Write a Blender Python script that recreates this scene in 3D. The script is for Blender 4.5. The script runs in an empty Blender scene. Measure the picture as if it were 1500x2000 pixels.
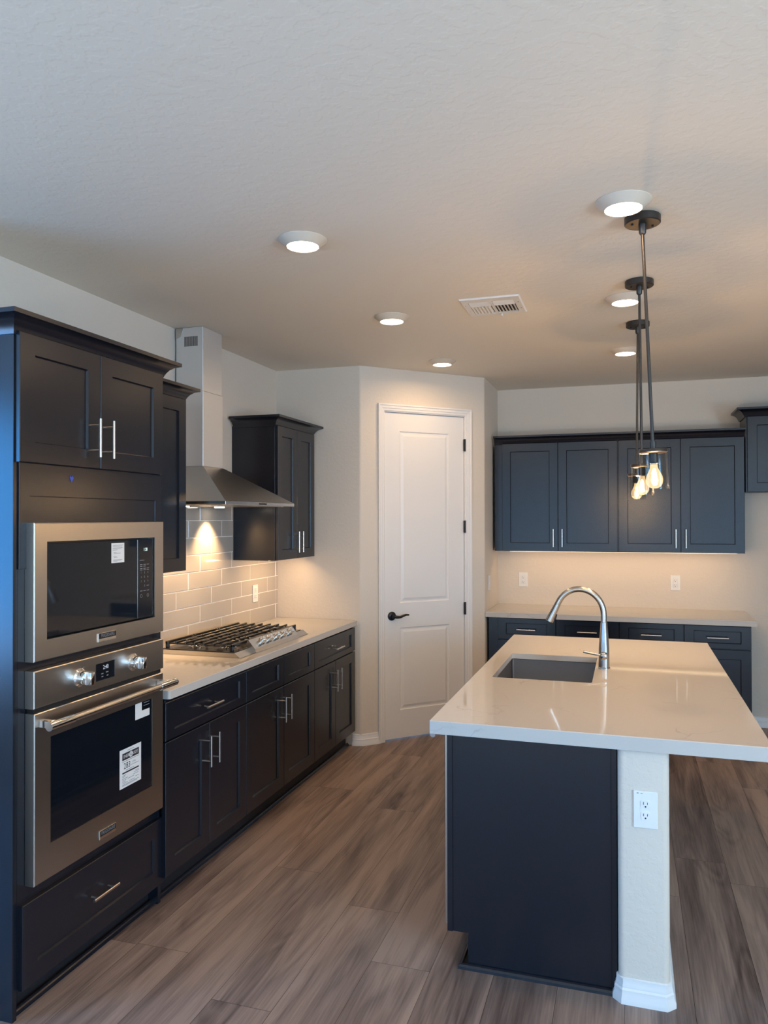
import bpy, bmesh, math, random
from mathutils import Vector, Matrix
random.seed(7)
S = bpy.context.scene
COL = S.collection
R = math.radians

# ---------------------------------------------------------------- camera
FPX, YAW, PITCH, ROLL, CAMH = 1497.5, R(17.676), R(0.491), R(-0.118), 1.6566
cy, sy, cp, sp = math.cos(YAW), math.sin(YAW), math.cos(PITCH), math.sin(PITCH)
fwd0, right0, up0 = Vector((-sy, cy, 0)), Vector((cy, sy, 0)), Vector((0, 0, 1))
fwd = fwd0 * cp + up0 * sp
upv = up0 * cp - fwd0 * sp
cr, sr = math.cos(ROLL), math.sin(ROLL)
rgt = right0 * cr + upv * sr
upr = upv * cr - right0 * sr
cam_d = bpy.data.cameras.new('camera')
cam_d.sensor_fit = 'VERTICAL'
cam_d.sensor_height = 36.0
cam_d.lens = FPX * 36.0 / 2000.0
cam_d.clip_start = 0.05
cam = bpy.data.objects.new('camera', cam_d)
COL.objects.link(cam)
M = Matrix((rgt, upr, -fwd)).transposed().to_4x4()
M.translation = (0, 0, CAMH)
cam.matrix_world = M
S.camera = cam

# ---------------------------------------------------------------- view, world, daylight
S.view_settings.view_transform = 'Standard'
S.view_settings.look = 'None'
S.view_settings.gamma = 1.0
S.view_settings.use_curve_mapping = False
S.view_settings.exposure = 0.11
S.cycles.use_denoising = True
S.cycles.max_bounces = 10
S.cycles.diffuse_bounces = 6
S.cycles.sample_clamp_indirect = 6.0
S.cycles.caustics_reflective = False
S.cycles.caustics_refractive = False

SKY = (0.24, 0.58, 1.0)
FILL = (1.0, 0.92, 0.77)
DEEP = (0.05, 0.38, 1.0)
WARM = (1.0, 0.63, 0.32)
P_SLIDER, P_FILL_REAR, P_NOOK, P_FILL_NOOK, P_SIDE, P_FILL_SIDE = 60.0, 480.0, 180.0, 75.0, 520.0, 840.0
P_DOWN, P_STRIP, P_SPOT, P_BULB = 3.4, 1.9, 44.0, 14.0

w = bpy.data.worlds.new('sky')
S.world = w
w.use_nodes = True
bg = w.node_tree.nodes['Background']
bg.inputs[0].default_value = (0.45, 0.68, 1.0, 1)
bg.inputs[1].default_value = 1.2


def area(name, loc, target, sx, sy_, power, color, parent=None, shape='RECTANGLE', spread=None):
    l = bpy.data.lights.new(name, 'AREA')
    l.shape = shape
    l.size = sx
    l.size_y = sy_
    l.energy = power
    l.color = color
    if spread is not None:
        l.spread = R(spread)
    o = bpy.data.objects.new(name, l)
    COL.objects.link(o)
    d = (Vector(target) - Vector(loc)).normalized()
    o.rotation_euler = d.to_track_quat('-Z', 'Z' if abs(d.z) < .9 else 'Y').to_euler()
    o.location = loc
    if parent:
        o.parent = parent
        o.matrix_parent_inverse = Matrix.Translation(parent.location).inverted()
    return o


# sky seen through the wide rear slider and the nook window, and unseen upward lamps added outside to brighten the ceiling
area('daylight_slider', (-.2, -3.68, 1.25), (-.2, 0, 1.25), 7.4, 2.3, P_SLIDER, SKY)
area('rear_fill', (-.2, -4.6, .05), (-.2, -4.6, 1.05), 7.6, 1.8, P_FILL_REAR, FILL)
area('daylight_nook', (-4.68, -0.6, 1.55), (0, -0.6, 1.55), 2.2, 1.9, P_NOOK, DEEP)
area('daylight_side', (4.38, -.8, 1.45), (0, -.8, 1.45), 3.4, 2.0, P_SIDE, (.34, .63, 1.0))
area('side_fill', (5.2, -.8, .05), (5.2, -.8, .95), 1.5, 3.6, P_FILL_SIDE, FILL)
area('nook_fill', (-5.7, -0.6, .05), (-4.9, -0.6, .95), 1.4, 3.0, P_FILL_NOOK, FILL)


# ---------------------------------------------------------------- materials


def mat(name, color, rough=.5, metal=0.0, spec=.5, emit=None, es=0.0, coat=0.0):
    m = bpy.data.materials.new(name)
    m.use_nodes = True
    b = m.node_tree.nodes['Principled BSDF']
    b.inputs['Base Color'].default_value = (*color, 1)
    b.inputs['Roughness'].default_value = rough
    b.inputs['Metallic'].default_value = metal
    b.inputs['Specular IOR Level'].default_value = spec
    b.inputs['Coat Weight'].default_value = coat
    if emit:
        b.inputs['Emission Color'].default_value = (*emit, 1)
        b.inputs['Emission Strength'].default_value = es
    return m


def N(m, t, **kw):
    n = m.node_tree.nodes.new(t)
    for k, v in kw.items():
        if k in n.inputs.keys():
            n.inputs[k].default_value = v
        else:
            setattr(n, k, v)
    return n


def L(m, a, b):
    m.node_tree.links.new(a, b)


def B(m):
    return m.node_tree.nodes['Principled BSDF']


def add_bump(m, scale, strength, dist, detail=3.0, stretch=(1, 1, 1), vor=False):
    tc = N(m, 'ShaderNodeTexCoord')
    mp = N(m, 'ShaderNodeMapping')
    mp.inputs['Scale'].default_value = stretch
    L(m, tc.outputs['Object'], mp.inputs['Vector'])
    nz = N(m, 'ShaderNodeTexNoise')
    nz.inputs['Scale'].default_value = scale
    nz.inputs['Detail'].default_value = detail
    L(m, mp.outputs[0], nz.inputs['Vector'])
    src = nz.outputs[0]
    if vor:
        r = N(m, 'ShaderNodeValToRGB')
        r.color_ramp.elements[0].position = .46
        r.color_ramp.elements[1].position = .56
        L(m, src, r.inputs[0])
        src = r.outputs[0]
    bp = N(m, 'ShaderNodeBump')
    bp.inputs['Strength'].default_value = strength
    bp.inputs['Distance'].default_value = dist
    L(m, src, bp.inputs['Height'])
    L(m, bp.outputs[0], B(m).inputs['Normal'])
    return m


WALLC = (.71, .635, .54)
M_wall = add_bump(mat('wall_paint', WALLC, .6, spec=.3), 45, .11, .004, vor=True)
M_ceil = add_bump(mat('ceiling_paint', (.76, .705, .62), .65, spec=.3), 30, .10, .004, detail=2.0, vor=True)
M_white = mat('white_trim_paint', (.80, .79, .77), .35)
M_plate = mat('white_plastic', (.82, .82, .80), .3)
M_cab = mat('dark_cabinet_paint', (.008, .010, .016), .25, spec=.62)
B(M_cab).inputs['Specular Tint'].default_value = (.90, .95, 1.0, 1)
M_cabin = mat('toe_kick_dark', (.012, .012, .014), .6)  # flat near-black colour of the toe kicks
M_steel = mat('brushed_steel', (.56, .535, .50), .3, 1.0)
add_bump(M_steel, 60, .06, .002, 2.0, (30, .6, 30))
M_steelv = mat('satin_steel', (.60, .58, .55), .27, 1.0)
M_flue = mat('flue_steel', (.70, .68, .65), .42, .55)
M_sink = mat('sink_steel', (.09, .09, .10), .36, .6)
M_chrome = mat('chrome', (.80, .79, .77), .08, 1.0)
M_nickel = mat('brushed_nickel', (.46, .44, .41), .25, 1.0)
M_pull = mat('pull_nickel', (.72, .69, .64), .25, 1.0)
M_bronze = mat('dark_bronze', (.055, .048, .042), .38, .6)
M_blackm = mat('black_metal', (.015, .014, .014), .35, .3)
M_iron = mat('cast_iron', (.012, .012, .013), .33)
M_enamel = mat('black_enamel', (.02, .02, .022), .18)
M_glassb = mat('black_glass', (.006, .008, .012), .04, spec=.6)
M_panelb = mat('black_control_glass', (.010, .011, .014), .1, spec=.5)
M_dark = mat('dark_slot', (.006, .006, .007), .6)
M_paper = mat('paper', (.78, .77, .74), .6)
M_ink = mat('ink', (.02, .02, .025), .6)
M_inkg = mat('grey_ink', (.25, .25, .26), .6)
M_print = mat('keypad_print', (.24, .25, .26), .5)
M_digit = mat('display_digits', (0, 0, 0), .5, emit=(.75, .95, .9), es=1.6)
M_digitw = mat('clock_digits', (0, 0, 0), .5, emit=(.75, .82, .95), es=.8)
M_tape = mat('blue_tape', (.04, .08, .42), .6)
M_film = mat('blue_film', (.10, .38, .85), .3)
M_led = mat('led_lens', (1, .95, .85), .4, emit=(1.0, .86, .66), es=14.0)
M_ledstrip = mat('led_strip', (1, .9, .8), .4, emit=(1.0, .75, .45), es=6.0)
M_fil = mat('filament', (1, .8, .5), .4, emit=(1.0, .74, .40), es=60.0)
M_ring = mat('light_trim', (.64, .56, .46), .45)
M_vent = mat('vent_paint', (.74, .72, .68), .4)
M_tile = mat('glazed_tile', (.47, .425, .37), .07, spec=.55)
add_bump(M_tile, 7, .05, .004, 1.0)
M_grout = mat('grout', (.86, .83, .77), .8)
M_alu = mat('window_frame_white', (.75, .75, .74), .4)
M_cream = mat('cream_rubber', (.72, .68, .55), .5)

# quartz
M_quartz = mat('white_quartz', (.74, .71, .67), .05, spec=.55)
tc = N(M_quartz, 'ShaderNodeTexCoord')
nz = N(M_quartz, 'ShaderNodeTexNoise', Scale=3.0, Detail=5.0)
L(M_quartz, tc.outputs['Object'], nz.inputs['Vector'])
mx = N(M_quartz, 'ShaderNodeMix', data_type='RGBA')
mx.inputs[0].default_value = .28
L(M_quartz, tc.outputs['Object'], mx.inputs[6])
L(M_quartz, nz.outputs['Color'], mx.inputs[7])
vo = N(M_quartz, 'ShaderNodeTexVoronoi', feature='DISTANCE_TO_EDGE')
vo.inputs['Scale'].default_value = 5.0
L(M_quartz, mx.outputs[2], vo.inputs['Vector'])
rp = N(M_quartz, 'ShaderNodeValToRGB')
rp.color_ramp.elements[0].position = 0.0
rp.color_ramp.elements[0].color = (1, 1, 1, 1)
rp.color_ramp.elements[1].position = .014
rp.color_ramp.elements[1].color = (0, 0, 0, 1)
L(M_quartz, vo.outputs['Distance'], rp.inputs[0])
nz2 = N(M_quartz, 'ShaderNodeTexNoise', Scale=6.0, Detail=2.0)
L(M_quartz, tc.outputs['Object'], nz2.inputs['Vector'])
rp2 = N(M_quartz, 'ShaderNodeValToRGB')
rp2.color_ramp.elements[0].position = .54
rp2.color_ramp.elements[1].position = .64
L(M_quartz, nz2.outputs[0], rp2.inputs[0])
mu = N(M_quartz, 'ShaderNodeMath', operation='MULTIPLY')
L(M_quartz, rp.outputs[0], mu.inputs[0])
L(M_quartz, rp2.outputs[0], mu.inputs[1])
mu2 = N(M_quartz, 'ShaderNodeMath', operation='MULTIPLY')
mu2.inputs[1].default_value = .55
L(M_quartz, mu.outputs[0], mu2.inputs[0])
mc = N(M_quartz, 'ShaderNodeMix', data_type='RGBA')
mc.inputs[6].default_value = (.56, .525, .48, 1)
mc.inputs[7].default_value = (.40, .36, .33, 1)
L(M_quartz, mu2.outputs[0], mc.inputs[0])
L(M_quartz, mc.outputs[2], B(M_quartz).inputs['Base Color'])

# plank floor: every plank face carries a random number
M_floor = mat('vinyl_planks', (.1, .08, .07), .42, spec=.28)
tc = N(M_floor, 'ShaderNodeTexCoord')
at = N(M_floor, 'ShaderNodeAttribute', attribute_name='plank')
cmb = N(M_floor, 'ShaderNodeCombineXYZ')
m37 = N(M_floor, 'ShaderNodeMath', operation='MULTIPLY')
m37.inputs[1].default_value = 37.0
L(M_floor, at.outputs['Fac'], m37.inputs[0])
L(M_floor, m37.outputs[0], cmb.inputs[0])
L(M_floor, m37.outputs[0], cmb.inputs[1])
L(M_floor, m37.outputs[0], cmb.inputs[2])
va = N(M_floor, 'ShaderNodeVectorMath', operation='ADD')
L(M_floor, tc.outputs['Object'], va.inputs[0])
L(M_floor, cmb.outputs[0], va.inputs[1])
mp1 = N(M_floor, 'ShaderNodeMapping')
mp1.inputs['Scale'].default_value = (10.0, .9, 1)
L(M_floor, va.outputs[0], mp1.inputs['Vector'])
n1 = N(M_floor, 'ShaderNodeTexNoise', Scale=1.0, Detail=3.0, Distortion=.9)
L(M_floor, mp1.outputs[0], n1.inputs['Vector'])
mp2 = N(M_floor, 'ShaderNodeMapping')
mp2.inputs['Scale'].default_value = (90.0, 3.0, 1)
L(M_floor, va.outputs[0], mp2.inputs['Vector'])
n2 = N(M_floor, 'ShaderNodeTexNoise', Scale=1.5, Detail=4.0, Distortion=.4)
L(M_floor, mp2.outputs[0], n2.inputs['Vector'])
mp3 = N(M_floor, 'ShaderNodeMapping')
mp3.inputs['Scale'].default_value = (5.0, .8, 1)
L(M_floor, va.outputs[0], mp3.inputs['Vector'])
n3 = N(M_floor, 'ShaderNodeTexNoise', Scale=1.3, Detail=1.5, Distortion=.3)
L(M_floor, mp3.outputs[0], n3.inputs['Vector'])
m3 = N(M_floor, 'ShaderNodeMath', operation='MULTIPLY')
m3.inputs[1].default_value = 22.0
L(M_floor, n3.outputs[0], m3.inputs[0])
wv = N(M_floor, 'ShaderNodeMath', operation='PINGPONG')
wv.inputs[1].default_value = 1.0
L(M_floor, m3.outputs[0], wv.inputs[0])
# tone = plank*a + n1*b + n2*c + wave*d
def madd(a, k, prev=None):
    n = N(M_floor, 'ShaderNodeMath', operation='MULTIPLY_ADD')
    n.inputs[1].default_value = k
    n.inputs[2].default_value = 0.0
    L(M_floor, a, n.inputs[0])
    if prev is not None:
        L(M_floor, prev, n.inputs[2])
    return n.outputs[0]
wmask = N(M_floor, 'ShaderNodeValToRGB')
wmask.color_ramp.elements[0].position = .47
wmask.color_ramp.elements[1].position = .60
L(M_floor, n3.outputs[0], wmask.inputs[0])
wm = N(M_floor, 'ShaderNodeMath', operation='MULTIPLY')
L(M_floor, wmask.outputs[0], wm.inputs[0])
L(M_floor, wv.outputs[0], wm.inputs[1])
t = madd(at.outputs['Fac'], .16)
t = madd(n1.outputs[0], 1.0, t)
t = madd(n2.outputs[0], .42, t)
t = madd(wm.outputs[0], -.13, t)
fr = N(M_floor, 'ShaderNodeValToRGB')
e = fr.color_ramp.elements
e[0].position = .44
e[0].color = (.078, .053, .046, 1)
e[1].position = .96
e[1].color = (.345, .250, .205, 1)
el = fr.color_ramp.elements.new(.67)
el.color = (.190, .138, .118, 1)
L(M_floor, t, fr.inputs[0])
L(M_floor, fr.outputs[0], B(M_floor).inputs['Base Color'])
bp = N(M_floor, 'ShaderNodeBump')
bp.inputs['Strength'].default_value = .12
bp.inputs['Distance'].default_value = .002
L(M_floor, n2.outputs[0], bp.inputs['Height'])
L(M_floor, bp.outputs[0], B(M_floor).inputs['Normal'])
M_seam = mat('plank_seam', (.03, .022, .02), .7)


def glassy(name, tint, edge, base=.03, rough=0.02, glow=None):
    """thin clear glass: see-through, reflecting more towards its edges"""
    m = bpy.data.materials.new(name)
    m.use_nodes = True
    nt = m.node_tree
    nt.nodes.remove(nt.nodes['Principled BSDF'])
    out = nt.nodes['Material Output']
    tr = N(m, 'ShaderNodeBsdfTransparent')
    tr.inputs[0].default_value = (*tint, 1)
    gl = N(m, 'ShaderNodeBsdfGlossy')
    gl.inputs['Roughness'].default_value = rough
    fz = N(m, 'ShaderNodeLayerWeight')
    fz.inputs['Blend'].default_value = .5
    pw = N(m, 'ShaderNodeMath', operation='POWER')
    pw.inputs[1].default_value = 4.0
    L(m, fz.outputs['Facing'], pw.inputs[0])
    ma = N(m, 'ShaderNodeMath', operation='MULTIPLY_ADD')
    ma.inputs[1].default_value = edge
    ma.inputs[2].default_value = base
    L(m, pw.outputs[0], ma.inputs[0])
    mix = N(m, 'ShaderNodeMixShader')
    L(m, ma.outputs[0], mix.inputs[0])
    L(m, tr.outputs[0], mix.inputs[1])
    L(m, gl.outputs[0], mix.inputs[2])
    last = mix.outputs[0]
    if glow:
        em = N(m, 'ShaderNodeEmission')
        em.inputs[0].default_value = (*glow[0], 1)
        em.inputs[1].default_value = glow[1]
        ad = N(m, 'ShaderNodeAddShader')
        L(m, last, ad.inputs[0])
        L(m, em.outputs[0], ad.inputs[1])
        last = ad.outputs[0]
    L(m, last, out.inputs['Surface'])
    return m


M_glass = glassy('clear_glass', (.97, .95, .92), .55, .012)
M_bulb = glassy('bulb_glass', (.98, .95, .88), .5, .03, glow=((1.0, .74, .42), .55))
M_pane = glassy('window_pane', (.95, .97, .97), .6, .04)

# ---------------------------------------------------------------- mesh helpers


class MB:
    def __init__(self):
        self.bm = bmesh.new()

    def box(self, x0, x1, y0, y1, z0, z1, bev=0.0, seg=1):
        b = self.bm
        vs = [b.verts.new((x, y, z)) for x in (x0, x1) for y in (y0, y1) for z in (z0, z1)]
        F = [(0, 1, 3, 2), (4, 6, 7, 5), (0, 4, 5, 1), (2, 3, 7, 6), (0, 2, 6, 4), (1, 5, 7, 3)]
        fs = [b.faces.new([vs[i] for i in f]) for f in F]
        if bev > 0:
            es = list({e for f in fs for e in f.edges})
            bmesh.ops.bevel(b, geom=es, offset=bev, segments=seg, profile=.5, affect='EDGES')
        return self

    def poly(self, pts):
        return self.bm.faces.new([self.bm.verts.new(p) for p in pts])

    def prism(self, pts, z0, z1, axis='z'):
        """closed polygon pts (2D, ccw) extruded; axis z: (x,y); axis x: pts are (y,z); axis y: pts are (x,z)"""
        def P(p, h):
            if axis == 'z':
                return (p[0], p[1], h)
            if axis == 'x':
                return (h, p[0], p[1])
            return (p[0], h, p[1])
        a = [self.bm.verts.new(P(p, z0)) for p in pts]
        c = [self.bm.verts.new(P(p, z1)) for p in pts]
        n = len(pts)
        for i in range(n):
            self.bm.faces.new((a[i], a[(i + 1) % n], c[(i + 1) % n], c[i]))
        self.bm.faces.new(a[::-1])
        self.bm.faces.new(c)
        return self

    def lathe(self, prof, c=(0, 0, 0), seg=32, axis=(0, 0, 1), cap0=True, cap1=True):
        """prof list of (r, h) along axis from c"""
        ax = Vector(axis).normalized()
        q = ax.to_track_quat('Z', 'Y')
        rings = []
        for r, h in prof:
            ring = []
            if r < 1e-6:
                ring = [self.bm.verts.new(Vector(c) + q @ Vector((0, 0, h)))]
            else:
                for i in range(seg):
                    a = 2 * math.pi * i / seg
                    ring.append(self.bm.verts.new(Vector(c) + q @ Vector((r * math.cos(a), r * math.sin(a), h))))
            rings.append(ring)
        for a, b in zip(rings, rings[1:]):
            for i in range(seg):
                j = (i + 1) % seg
                if len(a) == 1 and len(b) == 1:
                    continue
                if len(a) == 1:
                    self.bm.faces.new((a[0], b[j], b[i]))
                elif len(b) == 1:
                    self.bm.faces.new((a[i], a[j], b[0]))
                else:
                    self.bm.faces.new((a[i], a[j], b[j], b[i]))
        if cap0 and len(rings[0]) > 1:
            self.bm.faces.new(rings[0][::-1])
        if cap1 and len(rings[-1]) > 1:
            self.bm.faces.new(rings[-1])
        return self

    def cyl(self, p0, p1, r, seg=20, r1=None):
        p0, p1 = Vector(p0), Vector(p1)
        return self.lathe([(r, 0), (r if r1 is None else r1, (p1 - p0).length)], p0, seg, p1 - p0)

    def tube(self, path, rad, seg=16):
        path = [Vector(p) for p in path]
        if not isinstance(rad, (list, tuple)):
            rad = [rad] * len(path)
        rings = []
        ref = None
        for i, p in enumerate(path):
            d = (path[min(i + 1, len(path) - 1)] - path[max(i - 1, 0)]).normalized()
            if ref is None:
                ref = d.orthogonal().normalized()
            ref = (ref - d * ref.dot(d)).normalized()
            s = d.cross(ref)
            rings.append([self.bm.verts.new(p + (ref * math.cos(2 * math.pi * k / seg) + s * math.sin(2 * math.pi * k / seg)) * rad[i]) for k in range(seg)])
        for a, b in zip(rings, rings[1:]):
            for k in range(seg):
                j = (k + 1) % seg
                self.bm.faces.new((a[k], a[j], b[j], b[k]))
        self.bm.faces.new(rings[0][::-1])
        self.bm.faces.new(rings[-1])
        return self

    def sweep(self, path, prof, z0=0.0):
        """profile (out, z) swept along an open plan path; 'out' is to the right of travel"""
        pts = [Vector((p[0], p[1])) for p in path]
        rings = []
        for i, p in enumerate(pts):
            ns = []
            if i > 0:
                d = (pts[i] - pts[i - 1]).normalized()
                ns.append(Vector((d.y, -d.x)))
            if i < len(pts) - 1:
                d = (pts[i + 1] - pts[i]).normalized()
                ns.append(Vector((d.y, -d.x)))
            if len(ns) == 2:
                m = (ns[0] + ns[1]).normalized()
                m = m / max(.2, m.dot(ns[0]))
            else:
                m = ns[0]
            rings.append([self.bm.verts.new((p.x + m.x * o, p.y + m.y * o, z0 + z)) for o, z in prof])
        n = len(prof)
        for a, b in zip(rings, rings[1:]):
            for k in range(n):
                j = (k + 1) % n
                self.bm.faces.new((a[k], b[k], b[j], a[j]))
        self.bm.faces.new(rings[0])
        self.bm.faces.new(rings[-1][::-1])
        return self

    def shaker(self, x0, x1, z0, z1, y=0.0, th=.02, rail=.068, rec=.009, sl=.004, railv=None):
        """framed door: front face at y-th, back at y, flat panel recessed"""
        rv = rail if railv is None else railv
        b = self.bm
        yf = y - th
        c = .0018

        def ring(ix, iz, yy):
            return [b.verts.new(p) for p in ((x0 + ix, yy, z0 + iz), (x1 - ix, yy, z0 + iz), (x1 - ix, yy, z1 - iz), (x0 + ix, yy, z1 - iz))]
        rs = [ring(0, 0, y), ring(0, 0, yf + c), ring(c, c, yf), ring(rail, rv, yf), ring(rail + sl, rv + sl, yf + rec)]
        for a, d in zip(rs, rs[1:]):
            for k in range(4):
                j = (k + 1) % 4
                b.faces.new((a[k], a[j], d[j], d[k]))
        b.faces.new(rs[-1])
        b.faces.new(rs[0][::-1])
        return self

    def text(self, s, size, o, u=(1, 0, 0), v=(0, 0, 1), align='CENTER', sx=1.0):
        for tri in text_tris(s, align):
            vs = [self.bm.verts.new(Vector(o) + Vector(u) * (p[0] * size * sx) + Vector(v) * (p[1] * size)) for p in tri]
            try:
                self.bm.faces.new(vs)
            except ValueError:
                pass
        return self

    def build(self, name, m, parent=None, sharp=32, smooth=True):
        bm = self.bm
        bmesh.ops.recalc_face_normals(bm, faces=bm.faces)
        me = bpy.data.meshes.new(name)
        bm.to_mesh(me)
        bm.free()
        if smooth:
            me.polygons.foreach_set('use_smooth', [True] * len(me.polygons))
            me.set_sharp_from_angle(angle=R(sharp))
        for mm in (m if isinstance(m, (list, tuple)) else [m]):
            me.materials.append(mm)
        o = bpy.data.objects.new(name, me)
        COL.objects.link(o)
        if parent:
            o.parent = parent
        return o


_tx = {}


def text_tris(s, align):
    k = (s, align)
    if k in _tx:
        return _tx[k]
    cu = bpy.data.curves.new('t', 'FONT')
    cu.body = s
    cu.size = 1.0
    cu.align_x = align
    cu.align_y = 'CENTER'
    cu.resolution_u = 3
    ob = bpy.data.objects.new('t', cu)
    COL.objects.link(ob)
    dg = bpy.context.evaluated_depsgraph_get()
    me = ob.evaluated_get(dg).to_mesh()
    me.calc_loop_triangles()
    tris = [[tuple(me.vertices[i].co[:2]) for i in t.vertices] for t in me.loop_triangles]
    ob.evaluated_get(dg).to_mesh_clear()
    bpy.data.objects.remove(ob)
    bpy.data.curves.remove(cu)
    _tx[k] = tris
    return tris


def thing(name, label, cat, loc=(0, 0, 0), rz=0.0, group=None):
    o = bpy.data.objects.new(name, None)
    o.empty_display_size = .05
    COL.objects.link(o)
    o.location = loc
    o.rotation_euler = (0, 0, R(rz))
    tag(o, label, cat, group)
    return o


def tag(o, label, cat, group=None):
    o['label'] = label
    o['category'] = cat
    if group:
        o['group'] = group
    return o


def struct(o):
    o['kind'] = 'structure'
    return o


def lab(o, s):
    o['label'] = s
    return o


# ---------------------------------------------------------------- room dimensions
XW, YR, YB, ZC = -2.54, 5.29, 6.70, 2.777          # left wall, pantry return, back wall, ceiling
PA, PB = Vector((-1.867, 5.29)), Vector((-1.088, 6.058))   # diagonal pantry wall
PT = (PB - PA).normalized()
PN = Vector((PT.y, -PT.x))                          # into the room
XR, YREAR, XN, YN = 4.2, -3.5, -4.5, 2.0            # right wall, rear wall, nook wall, nook end wall

# ---- floor
f = MB()
xe0, PW, PLEN, G = -1.605, .2265, 1.835, .0007
known = {-1: 4.41, 0: 3.338, 1: 4.187, 2: 3.10, 8: 4.01, 9: 3.80}
f.poly([(XN - .1, YREAR - .1, -.002), (XR + .1, YREAR - .1, -.002), (XR + .1, YB + .1, -.002), (XN - .1, YB + .1, -.002)]).material_index = 1
lay = None
plank_vals = []
faces = []
i0 = int(math.floor((XN - .1 - xe0) / PW))
i1 = int(math.ceil((XR + .1 - xe0) / PW))
for i in range(i0, i1):
    a0 = known.get(i, 3.0 + ((i * 0.618034) % 1.0) * PLEN)
    k = int(math.floor((YREAR - a0) / PLEN)) - 1
    y = a0 + k * PLEN
    while y < YB + .1:
        xa, xb = xe0 + i * PW + G, xe0 + (i + 1) * PW - G
        ya, yb = max(y + G, YREAR - .1), min(y + PLEN - G, YB + .1)
        if yb > ya:
            fc = f.poly([(xa, ya, 0), (xb, ya, 0), (xb, yb, 0), (xa, yb, 0)])
            faces.append((fc, random.random()))
        y += PLEN
f.poly([(XN - .1, YREAR - .1, -.1), (XN - .1, YB + .1, -.1), (XR + .1, YB + .1, -.1), (XR + .1, YREAR - .1, -.1)]).material_index = 1
f.bm.faces.ensure_lookup_table()
f.bm.faces.index_update()
vals = [0.0] * len(f.bm.faces)
for fc, v in faces:
    vals[fc.index] = v
fl = f.build('floor', [M_floor, M_seam], smooth=False)
att = fl.data.attributes.new('plank', 'FLOAT', 'FACE')
att.data.foreach_set('value', vals)
struct(fl)

# ---- ceiling
struct(MB().box(XN - .1, XR + .1, YREAR - .1, YB + .1, ZC, ZC + .1).build('ceiling', M_ceil))

# ---- walls
struct(MB().box(XW - .1, XW, YN, YR + .1, 0, ZC).build('wall_left', M_wall))
struct(MB().box(-1.088, XR + .1, YB, YB + .1, 0, ZC).build('wall_back', M_wall))
wq = MB()
sy0, sy1, sz0, sz1 = -2.6, 1.0, .45, 2.48
wq.box(XR, XR + .1, YREAR, sy0, 0, ZC).box(XR, XR + .1, sy1, YB, 0, ZC)
wq.box(XR, XR + .1, sy0, sy1, 0, sz0).box(XR, XR + .1, sy0, sy1, sz1, ZC)
struct(wq.build('wall_right', M_wall))
struct(MB().box(XN, XW - .1, YN, YN + .1, 0, ZC).build('wall_nook_end', M_wall))
# nook wall with window opening
wn = MB()
ny0, ny1, nz0, nz1 = -1.75, .55, .55, 2.5
wn.box(XN - .1, XN, YREAR, ny0, 0, ZC).box(XN - .1, XN, ny1, YN + .1, 0, ZC)
wn.box(XN - .1, XN, ny0, ny1, 0, nz0).box(XN - .1, XN, ny0, ny1, nz1, ZC)
struct(wn.build('wall_nook', M_wall))
wr = MB()
rx0, rx1, rz1 = -3.9, 3.5, 2.45
wr.box(XN - .1, rx0, YREAR - .1, YREAR, 0, ZC).box(rx1, XR + .1, YREAR - .1, YREAR, 0, ZC).box(rx0, rx1, YREAR - .1, YREAR, rz1, ZC)
struct(wr.build('wall_rear', M_wall))


def window(name, axis, c, a0, a1, z0, z1, n):
    """framed window standing in a wall; axis 'x' = wall of constant x"""
    fr, pn = MB(), MB()

    def bx(mb, u0, u1, w0, w1, zz0, zz1):
        if axis == 'x':
            mb.box(w0, w1, u0, u1, zz0, zz1)
        else:
            mb.box(u0, u1, w0, w1, zz0, zz1)
    t = .05
    bx(fr, a0, a1, c - .03, c + .03, z0, z0 + t)
    bx(fr, a0, a1, c - .03, c + .03, z1 - t, z1)
    for k in range(n + 1):
        u = a0 + (a1 - a0 - t) * k / n
        bx(fr, u, u + t, c - .029, c + .029, z0 + t, z1 - t)
    bx(pn, a0 + .01, a1 - .01, c - .003, c + .003, z0 + .01, z1 - .01)
    o = struct(fr.build(name, M_alu))
    pn.build('pane', M_pane, o)
    return o


window('window_1', 'x', XN - .05, ny0, ny1, nz0, nz1, 2)
window('window_3', 'x', XR + .05, sy0, sy1, sz0, sz1, 3)
window('window_2', 'y', YREAR - .05, rx0, rx1, 0, rz1, 4)

# ---- pantry walls: return, diagonal with door opening, side; bull-nosed corners


def arc_corner(p, d0, d1, r, n=5):
    """points rounding a convex corner p between travel directions d0 and d1"""
    ang = math.acos(max(-1, min(1, d0.dot(d1))))
    tl = r * math.tan(ang / 2)
    a, b = p - d0 * tl, p + d1 * tl
    out = []
    for k in range(n + 1):
        s = k / n
        q = a * (1 - s) ** 2 + p * 2 * s * (1 - s) + b * s * s
        out.append(q)
    return out


DX, DY = Vector((1, 0)), Vector((0, 1))
c1 = arc_corner(PA, DX, PT, .03)
c2 = arc_corner(PB, PT, DY, .03)
D0, D1, DH = .196, .908, 2.458        # door opening along the diagonal
q0, q1 = PA + PT * D0, PA + PT * D1
back = -.11
wp = MB()
left_in = [Vector((XW, YR))] + c1 + [q0]
wp.prism([tuple(p) for p in left_in] + [tuple(q0 - PN * .11), (PA.x - .045, YR + .11), (XW, YR + .11)], 0, ZC)
right_in = [q1] + c2 + [Vector((PB.x, YB))]
wp.prism([tuple(p) for p in right_in] + [(PB.x - .11, YB), (PB.x - .11, PB.y + .045), tuple(q1 - PN * .11)], 0, ZC)
wp.prism([tuple(q0), tuple(q1), tuple(q1 - PN * .11), tuple(q0 - PN * .11)], DH, ZC)
struct(wp.build('wall_pantry', M_wall, sharp=50))

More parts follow.
